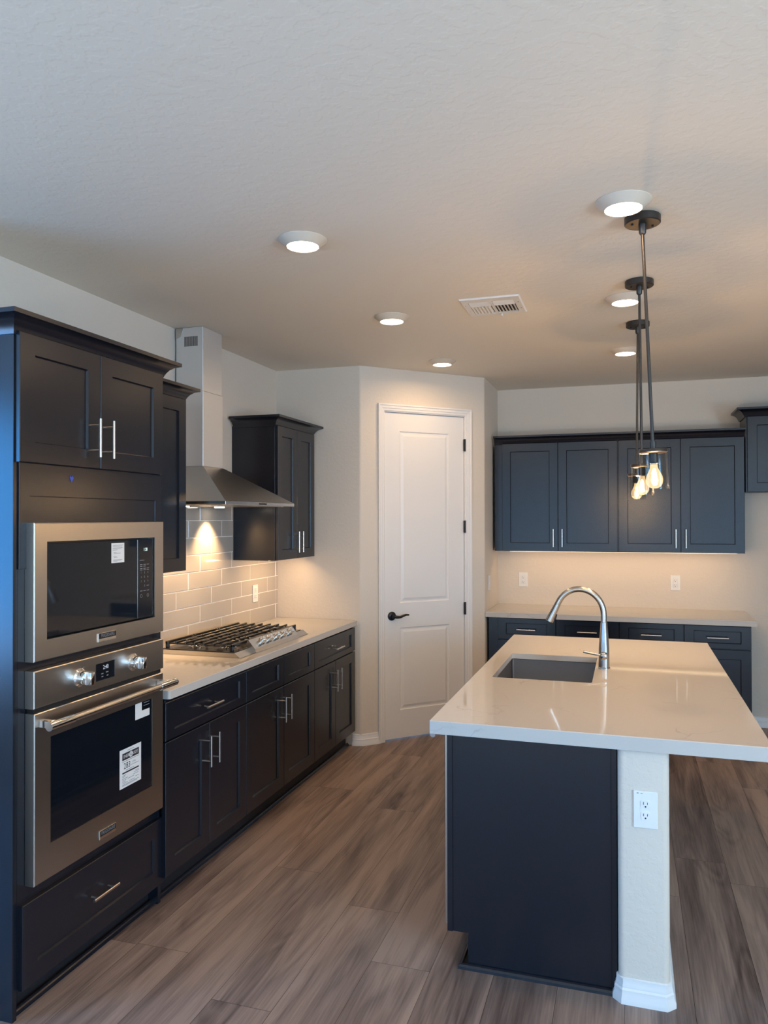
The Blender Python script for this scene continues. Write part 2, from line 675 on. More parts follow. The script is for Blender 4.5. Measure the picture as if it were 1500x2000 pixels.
BASEP = [(0, 0), (.019, 0), (.019, .016), (.013, .030), (.013, .045), (.009, .051), (.009, .058), (.006, .064), (.006, .080), (0, .083)]
cas = .054
bq = [Vector((-1.93, YR))] + arc_corner(PA, DX, PT, .05, 1) + [PA + PT * (D0 - cas)]
struct(MB().sweep([tuple(p) for p in bq], BASEP).build('baseboard_pantry_left', M_white))
bq = [PA + PT * (D1 + cas + .01)] + arc_corner(PB, PT, DY, .05, 1) + [Vector((PB.x, 6.02))]
struct(MB().sweep([tuple(p) for p in bq], BASEP).build('baseboard_pantry_right', M_white))
struct(MB().sweep([(.885, YB), (XR, YB)], BASEP).build('baseboard_back', M_white))
struct(MB().sweep([(XR, YB), (XR, YREAR)], BASEP).build('baseboard_right', M_white))

# door frame built in local axes: x along the wall, -y into the room
dang = math.degrees(math.atan2(PT.y, PT.x))


def at_pantry(o):
    o.location = (PA.x, PA.y, 0)
    o.rotation_euler = (0, 0, R(dang))
    return o


CASP = [(0, 0), (.018, 0), (.018, .010), (.013, .016), (.013, .030), (.009, .036), (.009, .048), (.004, .054), (0, .054)]
tr = MB()


def casing_leg(mb, pts):
    """sweep of the casing profile round a door in the x-z plane; pts go up, across, down (inner edge)"""
    rings = []
    cnr = [(-1, 0), (-1, 1), (1, 1), (1, 0)]
    for (x, z), (kx, kz) in zip(pts, cnr):
        rings.append([mb.bm.verts.new((x + kx * w_, -o_, z + kz * w_)) for o_, w_ in [(o, cas - ww) for o, ww in CASP]])
    n = len(CASP)
    for a, b in zip(rings, rings[1:]):
        for k in range(n):
            j = (k + 1) % n
            mb.bm.faces.new((a[k], b[k], b[j], a[j]))
    mb.bm.faces.new(rings[0])
    mb.bm.faces.new(rings[-1][::-1])


casing_leg(tr, [(D0, 0), (D0, DH), (D1, DH), (D1, 0)])
tr.box(D0 - .002, D0 + .004, -.001, .10, 0, DH).box(D1 - .004, D1 + .002, -.001, .10, 0, DH).box(D0, D1, -.001, .10, DH - .004, DH + .002)
struct(at_pantry(tr.build('trim_1', M_white)))

dm = MB()
dx0, dx1, dz0, dz1, yf = D0 + .006, D1 - .006, .012, DH - .008, .012


def door_grid(mb):
    """moulded two-panel door face with raised-field panels"""
    b = mb.bm
    px0, px1 = .332, .768
    panels = [(.220, .836), (1.022, 2.314)]
    zs = [dz0, panels[0][0], panels[0][1], panels[1][0], panels[1][1], dz1]
    xs = [dx0, px0, px1, dx1]
    V = [[b.verts.new((x, yf, z)) for z in zs] for x in xs]
    for i in range(3):
        for j in range(5):
            if i == 1 and j in (1, 3):
                base = [V[1][j], V[2][j], V[2][j + 1], V[1][j + 1]]
                x0, x1, z0, z1 = px0, px1, zs[j], zs[j + 1]
                prev = base
                for ins, dep in ((.006, .007), (.016, .008), (.036, .001), (.040, .001)):
                    ring = [b.verts.new(p) for p in ((x0 + ins, yf + dep, z0 + ins), (x1 - ins, yf + dep, z0 + ins), (x1 - ins, yf + dep, z1 - ins), (x0 + ins, yf + dep, z1 - ins))]
                    for k in range(4):
                        n = (k + 1) % 4
                        b.faces.new((prev[k], prev[n], ring[n], ring[k]))
                    prev = ring
                b.faces.new(prev)
            else:
                b.faces.new((V[i][j], V[i + 1][j], V[i + 1][j + 1], V[i][j + 1]))
    o = [(dx0, dz0), (dx1, dz0), (dx1, dz1), (dx0, dz1)]
    bk = [b.verts.new((x, yf + .035, z)) for x, z in o]
    b.faces.new(bk[::-1])
    fr_ = [V[0][0], V[3][0], V[3][5], V[0][5]]
    mb.box(dx0, dx1, yf + .0085, yf + .034, dz0, dz1)


door_grid(dm)
door = struct(at_pantry(dm.build('door_1', M_white, sharp=12)))
hd = MB()
kx, kz = .262, .928
hd.lathe([(.033, 0), (.033, .006), (.026, .012), (.014, .014), (.012, .045), (.012, .05)], (kx, yf, kz), 28, (0, -1, 0))
hd.tube([(kx, yf - .043, kz), (kx + .02, yf - .05, kz - .004), (kx + .045, yf - .052, kz - .005), (kx + .07, yf - .05, kz + .002), (kx + .095, yf - .048, kz + .009), (kx + .122, yf - .046, kz + .007)],
        [.012, .012, .010, .009, .008, .006], 14)
lab(hd.build('door_handle', M_blackm, door), 'black lever handle')
for hz in (2.230, 1.592, .953):
    h = MB().cyl((D1 - .004, -.004, hz - .048), (D1 - .004, -.004, hz + .048), .0075, 14)
    h.box(D1 - .012, D1 + .002, -.006, .006, hz - .046, hz + .046)
    lab(h.build('hinge', M_blackm, door), 'black hinge')

# ---- backsplash tile
bs = MB()
bs.box(XW, XW + .0096, 2.882, 5.287, .914, 1.75)
TH, TW, GR = .1045, .3985, .004
for r_ in range(8):
    z0, z1 = .914 + r_ * TH, .914 + (r_ + 1) * TH - GR
    ytop = 1.75
    if z0 >= ytop:
        break
    z1 = min(z1, ytop)
    y = 4.048 + .134 * (r_ % 3) - 4 * TW
    while y < 5.252:
        a, b_ = max(y + GR / 2, 2.882), min(y + TW - GR / 2, 5.252)
        if b_ - a > .01:
            n0 = len(bs.bm.faces)
            bs.box(XW + .002, XW + .011, a, b_, z0 + GR / 2, z1 + GR / 2, .0018)
        y += TW
    bs.box(XW + .002, XW + .0115, 5.256, 5.284, z0 + GR / 2, z1 + GR / 2, .0018)
bs.bm.faces.ensure_lookup_table()
for i, fc in enumerate(bs.bm.faces):
    fc.material_index = 1 if i < 6 else 0
struct(bs.build('wall_tile', [M_tile, M_grout], smooth=False))

# ---------------------------------------------------------------- cabinet pieces (local: x along width, front at y=0, -y to the viewer)
CROWN = [(0, 0), (.006, 0), (.010, .010), (.016, .022), (.026, .036), (.040, .047), (.056, .053), (.064, .055), (.064, .070), (0, .070)]


def pull(x, z, vertical, y, parent, ln=.145):
    m = MB()
    so, hp = .032, ln / 2 - .025
    if vertical:
        m.cyl((x, y - so, z - ln / 2), (x, y - so, z + ln / 2), .0056, 14)
        for s in (-hp, hp):
            m.cyl((x, y, z + s), (x, y - so, z + s), .0042, 10)
    else:
        m.cyl((x - ln / 2, y - so, z), (x + ln / 2, y - so, z), .0056, 14)
        for s in (-hp, hp):
            m.cyl((x + s, y, z), (x + s, y - so, z), .0042, 10)
    return lab(m.build('handle', M_pull, parent), 'satin nickel bar pull')


def front(kind, root, x0, x1, z0, z1, handle=None, rail=.068, railv=None, th=.02):
    o = MB().shaker(x0, x1, z0, z1, 0.0, th, rail, railv=railv).build(kind, M_cab, root, smooth=False)
    if handle:
        pull(handle[0], handle[1], handle[2], -th, o)
    return o


def carcass(root, W, D, z0, z1, inset=.001, name='carcass'):
    return MB().box(0, W, 0, D, z0, z1, .001).build(name, M_cab, root, smooth=False)


def base_cab(label, x0w, W, drawers, loc, rz, D=.60, mid=None, doors=2, group=None, pulls=True, ztop=.873, leftfill=0.0):
    """base cabinet with toe kick; drawers = list of (xa, xb, has_pull)"""
    t = thing('base_cabinet', label, 'cabinet', loc, rz, group)
    m = MB().box(0, W, 0, D, .105, ztop, .001)
    m.build('carcass', M_cab, t, smooth=False)
    MB().box(0.0, W, .055, D, 0, .104).build('toe_kick', M_cabin, t, smooth=False)
    g = .003
    for xa, xb, hp in drawers:
        front('drawer', t, xa + g / 2, xb - g / 2, .701, .866, ((xa + xb) / 2 + .02 * 0, .781, False) if hp else None, .066, railv=.038)
    if doors == 2:
        md = mid
        a, b_ = drawers[0][0], drawers[-1][1]
        front('door', t, a + g / 2, md - g / 2, .118, .694, (md - .038, .57, True))
        front('door', t, md + g / 2, b_ - g / 2, .118, .694, (md + .038, .57, True))
    return t


# ---- tall oven cabinet
TX, TY = -1.935, 2.040
TWID = .838
tower = thing('oven_cabinet', 'tall dark cabinet holding the microwave and wall oven at left edge', 'cabinet', (TX, TY, 0), 90)
oy0, oy1 = 2.0908 - TY, 2.8402 - TY       # appliance trim edges in local x
c = MB()
c.box(0, .019, 0, .60, 0, 2.286, .001)                 # sides
c.box(TWID - .019, TWID, 0, .60, 0, 2.286, .001)
c.box(.019, TWID - .019, .58, .60, .02, 2.286)
c.box(.019, TWID - .019, .0, .58, 2.266, 2.286)
c.box(.019, TWID - .019, .001, .58, .098, .118)
c.box(.055, TWID - .055, .001, .58, 1.83, 1.85)
c.box(.055, TWID - .055, .001, .58, 1.135, 1.185)
c.box(.055, TWID - .055, .001, .58, .375, .44)
c.box(.019, .055, 0, .02, .12, 1.85).box(TWID - .055, TWID - .019, 0, .02, .12, 1.85)
c.build('carcass', M_cab, tower, smooth=False)
MB().box(.0, TWID, .05, .07, 0, .10).build('toe_kick', M_cabin, tower, smooth=False)
# filler panel above the microwave with a sunk field
fp = MB()
fp.shaker(.019, TWID - .004, 1.49, 1.848, 0.001, .008, .045, .004, .002, railv=.112)
fp.build('filler_panel', M_cab, tower, smooth=False)
md = 2.4545 - TY
front('door', tower, 2.047 - TY, md - .0015, 1.848, 2.281, (2.413 - TY, 1.961, True))
front('door', tower, md + .0015, TWID - .012, 1.848, 2.281, (2.4915 - TY, 1.961, True))
front('drawer', tower, 2.064 - TY, TWID - .006, .093, .374, (2.453 - TY, .247, False))
MB().sweep([(-.001, .60), (-.001, -.001), (TWID + .001, -.001), (TWID + .001, .60)], CROWN, 2.27).build('crown_molding', M_cab, tower, sharp=25)

tp = MB().prism([(-.010, .004), (.001, -.013), (.012, .003), (.006, .011), (-.001, .006), (-.007, .012)], 0, .0006, 'y').build('masking_tape', M_tape)
tp.location = (TX + .0085, 2.308, 1.803)
tp.rotation_euler = (0, 0, R(90))
tag(tp, 'scrap of blue tape stuck on the panel above the microwave', 'tape')

# ---- microwave (local x from oven trim left edge)
AX = -1.895
mw = thing('microwave', 'built-in stainless microwave with black glass door above the wall oven', 'microwave', (AX, 2.0908, 0), 90)
AW = .7494


def frame_ring(mb, o, i, y0, y1, bev=.0):
    """rect ring: o,i = (x0,x1,z0,z1), front at y0, back at y1"""
    b = mb.bm

    def ring(q, y):
        return [b.verts.new(p) for p in ((q[0], y, q[2]), (q[1], y, q[2]), (q[1], y, q[3]), (q[0], y, q[3]))]
    cc = .003
    oo = (o[0] + cc, o[1] - cc, o[2] + cc, o[3] - cc)
    rs = [ring(i, y1), ring(i, y0), ring(oo, y0), ring(o, y0 + cc), ring(o, y1)]
    for k in range(5):
        a, d = rs[k], rs[(k + 1) % 5]
        for j in range(4):
            n = (j + 1) % 4
            b.faces.new((a[j], a[n], d[n], d[j]))
    return mb


gx0, gx1, gz0, gz1 = 2.150 - 2.0908, 2.776 - 2.0908, 1.2455, 1.580
frame_ring(MB(), (0, AW, 1.1765, 1.645), (gx0, gx1, gz0, gz1), 0, .039).build('trim_frame', M_steel, mw, smooth=False)
MB().box(.02, AW - .02, .041, .50, 1.19, 1.63).build('body', M_dark, mw, smooth=False)
px = 2.664 - 2.0908
MB().box(gx0 + .004, px - .002, .006, .036, gz0 + .005, gz1 - .006, .002).build('door', M_glassb, mw, smooth=False)
cpn = MB().box(px + .002, gx1 - .004, .006, .036, gz0 + .005, gz1 - .006, .002).build('control_panel', M_panelb, mw, smooth=False)
k = MB()
lx = lambda wy: wy - 2.0908
for row, zz in (('123', 1.437), ('456', 1.4185), ('789', 1.4005)):
    for ch, wy in zip(row, (2.690, 2.7125, 2.735)):
        k.text(ch, .012, (lx(wy), .0054, zz))
k.text('0', .012, (lx(2.7125), .0054, 1.3825))
for zz, ws in ((1.488, (2.695,)), (1.470, (2.690, 2.7125, 2.735)), (1.463, (2.690, 2.7125)), (1.454, (2.690, 2.7125, 2.735)), (1.448, (2.690, 2.7125, 2.735)), (1.3825, (2.735,)), (1.3625, (2.690, 2.7125, 2.735))):
    for wy in ws:
        w2 = .016 if zz > 1.48 else .008
        k.box(lx(wy) - w2, lx(wy) + w2, .0052, .0056, zz - .0011, zz + .0011)
for wy in (2.690, 2.735):
    k.lathe([(.0068, 0), (.0068, .0005), (.0055, .0005), (.0055, 0)], (lx(wy), .0056, 1.342), 18, (0, -1, 0), False, False)
k.build('keypad', M_print, cpn, smooth=False)
MB().text('1:28', .019, (lx(2.7185), .0052, 1.531), sx=.8).build('clock_digits', M_digit, cpn, smooth=False)


def badge(root, wx0, wx1, z0, z1, x_off):
    b = MB().box(wx0 - x_off, wx1 - x_off, -.004, .0, z0, z1, .001).build('badge', M_chrome, root, smooth=False)
    a0, a1, h = wx0 - x_off, wx1 - x_off, z1 - z0
    MB().box(a0 + .004, a1 - .002, -.0046, -.0041, z0 + h * .36, z1 - .002).build('badge_plate', M_dark, b, smooth=False)
    lab(MB().text('FRIGIDAIRE', .0185, ((a0 + a1) / 2 + .001, -.0049, z0 + h * .66), sx=.86).build('lettering', M_print, b, smooth=False), 'silver capital lettering')


badge(mw, 2.413, 2.517, 1.195, 1.228, 2.0908)
st = MB().box(lx(2.50), lx(2.579), .0054, .006, 1.4865, 1.5635).build('sticker', M_paper, mw, smooth=False)
k = MB()
for zz, a, b_ in ((1.555, .008, .07), (1.551, .008, .066), (1.5445, .008, .068), (1.5405, .008, .06), (1.5365, .008, .036), (1.527, .012, .03), (1.5235, .014, .055), (1.512, .012, .03), (1.5085, .014, .036), (1.4985, .012, .066), (1.4955, .01, .06), (1.4915, .01, .034)):
    k.box(lx(2.50) + a, lx(2.50) + b_, .0050, .0053, zz - .0007, zz + .0007)
k.build('sticker_print', M_inkg, st, smooth=False)

# ---- wall oven
ov = thing('built_in_oven', 'stainless single wall oven with two knobs and long bar handle', 'oven', (AX, 2.0908, 0), 90)
frame_ring(MB(), (0, AW, 1.0197, 1.146), (lx(2.403), lx(2.515), 1.049, 1.114), 0, .039).build('control_panel', M_steel, ov, smooth=False)
dsp = MB().box(lx(2.403), lx(2.515), .002, .038, 1.049, 1.114).build('display', M_panelb, ov, smooth=False)
MB().text('2:40', .022, (lx(2.462), .0015, 1.095), sx=.85).build('clock_digits', M_digitw, dsp, smooth=False)
k = MB()
for wy, zz, w2 in ((2.442, 1.073, .006), (2.470, 1.075, .007), (2.442, 1.062, .005), (2.472, 1.062, .005)):
    k.box(lx(wy) - w2, lx(wy) + w2, .0012, .0016, zz - .002, zz + .002)
k.build('display_icon', M_print, dsp, smooth=False)
for kx_ in (2.315, 2.628):
    kb = MB().lathe([(.034, 0), (.034, .003), (.030, .006), (.027, .008), (.025, .03), (.024, .032)], (lx(kx_), 0, 1.083), 32, (0, -1, 0)).build('knob', M_chrome, ov)
    MB().box(lx(kx_) - .0105, lx(kx_) + .0105, -.058, -.030, 1.083 - .024, 1.083 + .024, .003, 2).build('knob_grip', M_chrome, kb)
    for a in (-35, 0, 35):
        ca, sa = math.sin(R(a)), math.cos(R(a))
        MB().box(lx(kx_) + ca * .041 - .004, lx(kx_) + ca * .041 + .004, -.0006, -.0002, 1.083 + sa * .041 - .001, 1.083 + sa * .041 + .001).build('dial_mark', M_inkg, kb, smooth=False)
MB().box(.012, AW - .012, .012, .50, .44, 1.135).build('body', M_dark, ov, smooth=False)
g0, g1, gz0, gz1 = lx(2.1685), lx(2.761), .5455, .910
dr = frame_ring(MB(), (.002, AW - .002, .427, 1.003), (g0, g1, gz0, gz1), 0, .0385).build('door', M_steel, ov, smooth=False)
MB().box(g0 + .001, g1 - .001, .003, .037, gz0 + .001, gz1 - .001).build('door_glass', M_glassb, dr, smooth=False)
hz_ = .967
h = MB().cyl((.115, -.06, hz_), (AW - .115, -.06, hz_), .0125, 24).build('handle', M_steelv, dr)
for a, b_ in ((.0, .115), (AW - .115, AW + .0)):
    MB().cyl((a + .001, -.06, hz_), (b_, -.06, hz_), .0150, 24).build('handle_end', M_chrome, dr)
for a in (.022, AW - .052):
    MB().box(a, a + .022, -.052, -.0005, hz_ - .013, hz_ + .013, .002).build('handle_post', M_chrome, dr, smooth=False)
badge(ov, 2.421, 2.517, .4535, .486, 2.0908)

st = MB().box(lx(2.5475), lx(2.685), .0024, .003, .5975, .7495).build('energy_label', M_paper, ov, smooth=False)
lab(st, 'white energy label printed in black')
k = MB()
sx0 = lx(2.5475)
k.box(sx0 + .016, sx0 + .122, .0019, .0023, .706, .733)
k.box(sx0 + .016, sx0 + .122, .0019, .0023, .653, .6585)
k.text('283', .034, (sx0 + .046, .0020, .681), sx=.85)
k.build('label_print', M_ink, st, smooth=False)
k = MB()
k.text('ENER', .0185, (sx0 + .040, .0014, .7195), sx=.80)
k.text('UIDE', .0185, (sx0 + .098, .0014, .7195), sx=.80)
k.lathe([(.0115, 0), (.0115, .0004)], (sx0 + .070, .0016, .7195), 24, (0, -1, 0))
k.build('label_heading', M_paper, st, smooth=False)
MB().text('G', .02, (sx0 + .070, .0008, .7195)).build('label_letter', M_ink, st, smooth=False)
k = MB()
k.text('kWh', .011, (sx0 + .090, .0020, .686))
for zz, a, b_ in ((.740, .048, .09), (.7005, .016, .122), (.676, .072, .122), (.664, .04, .09), (.646, .016, .04), (.646, .10, .122), (.641, .016, .034), (.641, .09, .122), (.634, .016, .05), (.634, .085, .12), (.628, .016, .04), (.628, .05, .09), (.622, .016, .036), (.622, .10, .122), (.616, .016, .05), (.616, .06, .095), (.610, .016, .122), (.606, .016, .11)):
    k.box(sx0 + a, sx0 + b_, .0019, .0023, zz - .0009, zz + .0009)
k.build('label_small_print', M_inkg, st, smooth=False)
q = MB().box(lx(2.647), lx(2.690), .0024, .003, .845, .914).box(lx(2.690), lx(2.743), .0024, .003, .845, .874)
q = lab(q.build('service_label', M_paper, ov, smooth=False), 'small L-shaped white label')
k = MB()
for zz in (.903, .892):
    k.box(lx(2.702), lx(2.741), .0019, .0023, zz - .0012, zz + .0012)
k.build('service_label_print', M_inkg, q, smooth=False)

# ---- left base run
BX = -1.914          # face-frame plane, door faces 2 cm further out
y1, y2, y3, y4 = 2.880, 3.583, 4.493, 5.246
base_cab('dark base cabinet with one wide drawer beside the oven cabinet', 0, y2 - y1 - .002, [(-.026, y2 - y1, True)], (BX, y1, 0), 90, mid=3.2165 - y1)
base_cab('dark base cabinet with two pull-less drawer fronts under the cooktop', 0, y3 - y2 - .002, [(0, 4.040 - y2, False), (4.040 - y2, y3 - y2, False)], (BX, y2, 0), 90, mid=4.040 - y2)
base_cab('dark base cabinet at the end of the cooktop run by the pantry wall', 0, y4 - y3, [(0, y4 - y3, True)], (BX, y3, 0), 90, mid=4.856 - y3)
struct(MB().sweep([(BX - .052, TY + .001), (BX - .052, 5.27)], [(0, 0), (.016, 0), (.013, .009), (.008, .015), (0, .019)]).build('trim_2', M_cab, sharp=25))


def rounded_rect(x0, x1, y0, y1, rs, n=5):
    """ccw; rs = radius at (x0y0, x1y0, x1y1, x0y1)"""
    out = []
    for (cx, cy_), r, a0 in zip(((x0, y0), (x1, y0), (x1, y1), (x0, y1)), rs, (180, 270, 0, 90)):
        if r <= 0:
            out.append((cx, cy_))
            continue
        ox, oy = cx + (r if cx == x0 else -r), cy_ + (r if cy_ == y0 else -r)
        for k_ in range(n + 1):
            a = R(a0 + 90 * k_ / n)
            out.append((ox + r * math.cos(a), oy + r * math.sin(a)))
    return out


def slab(name, label, pts, z0, z1, hole=None, zin=None):
    m = MB()
    b = m.bm
    cc = .0025
    n = len(pts)
    P = [Vector(p) for p in pts]

    def inset(d):
        out = []
        for i in range(n):
            e0 = (P[i] - P[i - 1]).normalized()
            e1 = (P[(i + 1) % n] - P[i]).normalized()
            n0, n1 = Vector((-e0.y, e0.x)), Vector((-e1.y, e1.x))
            mm = (n0 + n1).normalized()
            mm /= max(.3, mm.dot(n0))
            out.append(P[i] + mm * d)
        return out
    r0 = [b.verts.new((p.x, p.y, z0)) for p in P]
    r1 = [b.verts.new((p.x, p.y, z1 - cc)) for p in P]
    r2 = [b.verts.new((p.x, p.y, z1)) for p in inset(cc)]
    for a, d in ((r0, r1), (r1, r2)):
        for i in range(n):
            j = (i + 1) % n
            b.faces.new((a[i], a[j], d[j], d[i]))
    if hole is None:
        b.faces.new(r2)
        b.faces.new(r0[::-1])
    else:
        H = [Vector(p) for p in hole]
        h1 = [b.verts.new((p.x, p.y, z1)) for p in H]
        h0 = [b.verts.new((p.x, p.y, zin)) for p in H]
        e0 = [b.verts.new((p.x, p.y, z0)) for p in inset(.03)]
        e1 = [b.verts.new((p.x, p.y, zin)) for p in inset(.03)]
        for a, d in ((r0, e0), (e0, e1)):
            for i in range(n):
                j = (i + 1) % n
                b.faces.new((a[i], d[i], d[j], a[j]))
        nh = len(H)
        for i in range(nh):
            j = (i + 1) % nh
            b.faces.new((h1[i], h1[j], h0[j], h0[i]))
        for ro, rh in ((r2, h1), (e1, h0)):
            es = []
            for rr in (ro, rh):
                for i in range(len(rr)):
                    v0, v1 = rr[i], rr[(i + 1) % len(rr)]
                    ed = b.edges.get((v0, v1)) or b.edges.new((v0, v1))
                    es.append(ed)
            bmesh.ops.triangle_fill(b, use_beauty=True, use_dissolve=False, edges=es)
    o = m.build(name, M_quartz, sharp=30)
    tag(o, label, 'countertop')
    return o


slab('countertop', 'pale quartz countertop carrying the gas cooktop along the left wall', rounded_rect(XW + .012, -1.893, 2.882, 5.284, (0, .012, .006, 0)), .876, .914)

# ---- upper cabinets on left wall


def wall_cab(label, W, D, z0, z1, loc, rz, doors, pulls, crown_path, ln=.139, fill=None):
    t = thing('upper_cabinet', label, 'cabinet', loc, rz)
    MB().box(0, W, 0, D, z0, z1, .001).build('carcass', M_cab, t, smooth=False)
    for (a, b_), h in zip(doors, pulls):
        front('door', t, a + .0015, b_ - .0015, z0 + .002, z1 - .006, (h, 1.496 if z0 < 1.6 else z0 + .11, True) if h is not None else None, .066)
    MB().sweep(crown_path, CROWN, z1 - .012 if z1 < 2.3 else z1 - .01).build('crown_molding', M_cab, t, sharp=25)
    return t


UX = -2.222
W2 = 3.506 - 2.882
wall_cab('dark wall cabinet squeezed between the oven cabinet and the hood', W2, UX - XW - .001, 1.386, 2.286, (UX, 2.882, 0), 90,
         [(0.0, W2 / 2), (W2 / 2, W2)], [W2 / 2 - .036, W2 / 2 + .036], [(0, -.001), (W2 + .001, -.001), (W2 + .001, UX - XW - .014)])
W3 = 5.228 - 4.600
wall_cab('dark wall cabinet on tiled wall between the hood and pantry corner', W3, UX - XW - .001, 1.379, 2.280, (UX, 4.600, 0), 90,
         [(.006, W3 / 2), (W3 / 2, W3 - .003)], [W3 / 2 - .035, W3 / 2 + .035], [(-.001, UX - XW - .014), (-.001, -.001), (W3 + .001, -.001), (W3 + .001, UX - XW - .014)])


def strip_light(label, x0, x1, y0, y1, z, power, aim):
    t = MB().box(x0, x1, y0, y1, z - .0035, z - .0003, .0005).build('undercabinet_light', M_plate, smooth=False)
    tag(t, label, 'light')
    MB().box(x0 + .004, x1 - .004, y0 + .004, y1 - .004, z - .0042, z - .0036).build('lens', M_ledstrip, t, smooth=False)
    cx, cy_ = (x0 + x1) / 2, (y0 + y1) / 2
    sx_, sy2 = x1 - x0 - .01, y1 - y0 - .01
    if sx_ < sy2:
        sx_, sy2 = sy2, sx_
    l = area('strip_glow', (cx, cy_, z - .012), (cx + aim[0], cy_ + aim[1], z - .25), sx_, sy2, power, WARM)
    v = Vector((aim[0], aim[1], -.238)).normalized()
    u = Vector((0, 1, 0)) if abs(aim[0]) > 0 else Vector((1, 0, 0))
    l.rotation_euler = Matrix((u, (-v).cross(u), -v)).transposed().to_euler()
    l.parent = t
    return t


strip_light('slim light strip under the wall cabinet beside the pantry corner', -2.30, -2.28, 4.65, 5.18, 1.379, P_STRIP, (-.12, 0))
strip_light('slim light strip under the wall cabinet next to the oven cabinet', -2.30, -2.28, 2.95, 3.46, 1.386, P_STRIP, (-.12, 0))
strip_light('slim light strip under the wall cabinets over the back counter', -.95, .80, 6.44, 6.46, 1.385, P_STRIP * 1.1, (0, .2))

# ---- range hood
HX, HY, HW, HD = -2.03, 3.61, .875, .498
hood = thing('range_hood', 'stainless chimney range hood over the cooktop', 'range hood', (HX, HY, 0), 90)
m = MB()
m.box(0, HW, 0, HD, 1.734, 1.752, .001)
m.build('lip', M_steelv, hood, smooth=False)
m = MB()
b = m.bm
lo = [b.verts.new(p) for p in ((.001, .001, 1.753), (HW - .001, .001, 1.753), (HW - .001, HD, 1.753), (.001, HD, 1.753))]
fx0, fx1, fy = 3.915 - HY, 4.135 - HY, .32
hi = [b.verts.new(p) for p in ((fx0 - .008, fy - .008, 1.962), (fx1 + .008, fy - .008, 1.962), (fx1 + .008, HD, 1.962), (fx0 - .008, HD, 1.962))]
for i in range(4):
    j = (i + 1) % 4
    b.faces.new((lo[i], lo[j], hi[j], hi[i]))
b.faces.new(hi)
b.faces.new(lo[::-1])
m.build('canopy', M_steel, hood, smooth=False)
MB().box(fx0 - .003, fx1 + .003, fy - .003, HD, 1.963, 2.40, .0015).build('flue_cover', M_flue, hood, smooth=False)
up = MB().box(fx0, fx1, fy, HD, 2.401, ZC - .001, .0015).build('flue_extension', M_flue, hood, smooth=False)
m = MB()
for i in range(12):
    yy = fy + .035 + i * .0075
    m.box(fx0 - .0012, fx0 + .002, yy, yy + .0036, ZC - .112, ZC - .055)
lab(m.build('vent_slot', M_dark, up, smooth=False), 'row of dark vent slots')
m = MB().prism([(HD, ZC - .002), (HD, ZC - .062), (HD - .018, ZC - .058), (HD - .034, ZC - .048), (HD - .045, ZC - .020), (HD - .050, ZC - .002)], fx0 - .0035, fx0 - .0002, 'x')
lab(m.build('bracket', M_steel, up, smooth=False), 'grey bracket in the top corner')
m = MB()
for i in range(5):
    m.cyl((HW * .5 - .04 + i * .02, 0, 1.743), (HW * .5 - .04 + i * .02, -.003, 1.743), .0042, 12)
m.build('button', M_dark, hood)
MB().box(.05, HW - .05, .05, HD - .06, 1.731, 1.7335).build('filter', M_steelv, hood, smooth=False)
for hx in (.235, HW - .235):
    lp = MB().lathe([(.032, 0), (.032, -.004), (.026, -.005), (0, -.005)], (hx, HD - .095, 1.7305), 24).build('lamp', M_led, hood)
    l = bpy.data.lights.new('hood_spot', 'SPOT')
    l.energy = P_SPOT
    l.color = WARM
    l.spot_size = R(88)
    l.spot_blend = .8
    l.shadow_soft_size = .02
    lo_ = bpy.data.objects.new('hood_spot', l)
    COL.objects.link(lo_)
    lo_.parent = hood
    lo_.location = (hx, HD - .095, 1.72)
    lo_.rotation_euler = (R(8), 0, 0)

# ---- cooktop
CX, CY = -1.967, 3.662
ct = thing('gas_cooktop', 'stainless five-burner gas cooktop with black grates and front knobs', 'cooktop', (CX, CY, .914), 90)
CW, CD = .908, .52
m = MB()
m.prism([(0, 0), (.006, -.0), (.040, .026), (.045, .024), (CD - .02, .024), (CD - .012, .026), (CD, .004), (CD, 0)][::-1], 0, CW, 'x')
m.build('tray', M_steelv, ct, smooth=False)
MB().box(.012, CW - .012, .050, CD - .028, .0245, .0275, .001).build('burner_pan', M_enamel, ct, smooth=False)
kx0, kx1 = .165, .745
MB().prism([(-.004, .001), (.052, .001), (.052, .066), (.044, .070), (.002, .022)][::-1], kx0, kx1, 'x').build('control_box', M_steelv, ct, smooth=False)
for kk in (.285, .379, .473, .567, .661):
    ax = Vector((0, -.75, .66))
    o = Vector((kk, .023, .046))
    kb = MB().lathe([(.021, 0), (.021, .004), (.0175, .007), (.0165, .026), (.015, .028)], o, 24, ax).build('knob', M_chrome, ct)
    q_ = ax.normalized()
    MB().cyl(o + q_ * .02 + Vector((-.016, 0, 0)), o + q_ * .02 + Vector((.016, 0, 0)), .009, 12).build('knob_grip', M_chrome, kb)
for (bx_, by_, br) in ((.16, .36, .032), (.16, .165, .026), (.454, .27, .042), (.748, .36, .026), (.748, .165, .032)):
    bb = MB().lathe([(br + .022, .027), (br + .02, .030), (br + .006, .031), (br, .042), (br - .004, .043)], (bx_, by_, 0), 28).build('burner', M_chrome, ct)
    MB().lathe([(br - .002, .0432), (br + .002, .046), (br, .051), (br - .006, .0525)], (bx_, by_, 0), 28).build('burner_cap', M_iron, bb)
GZ = .063
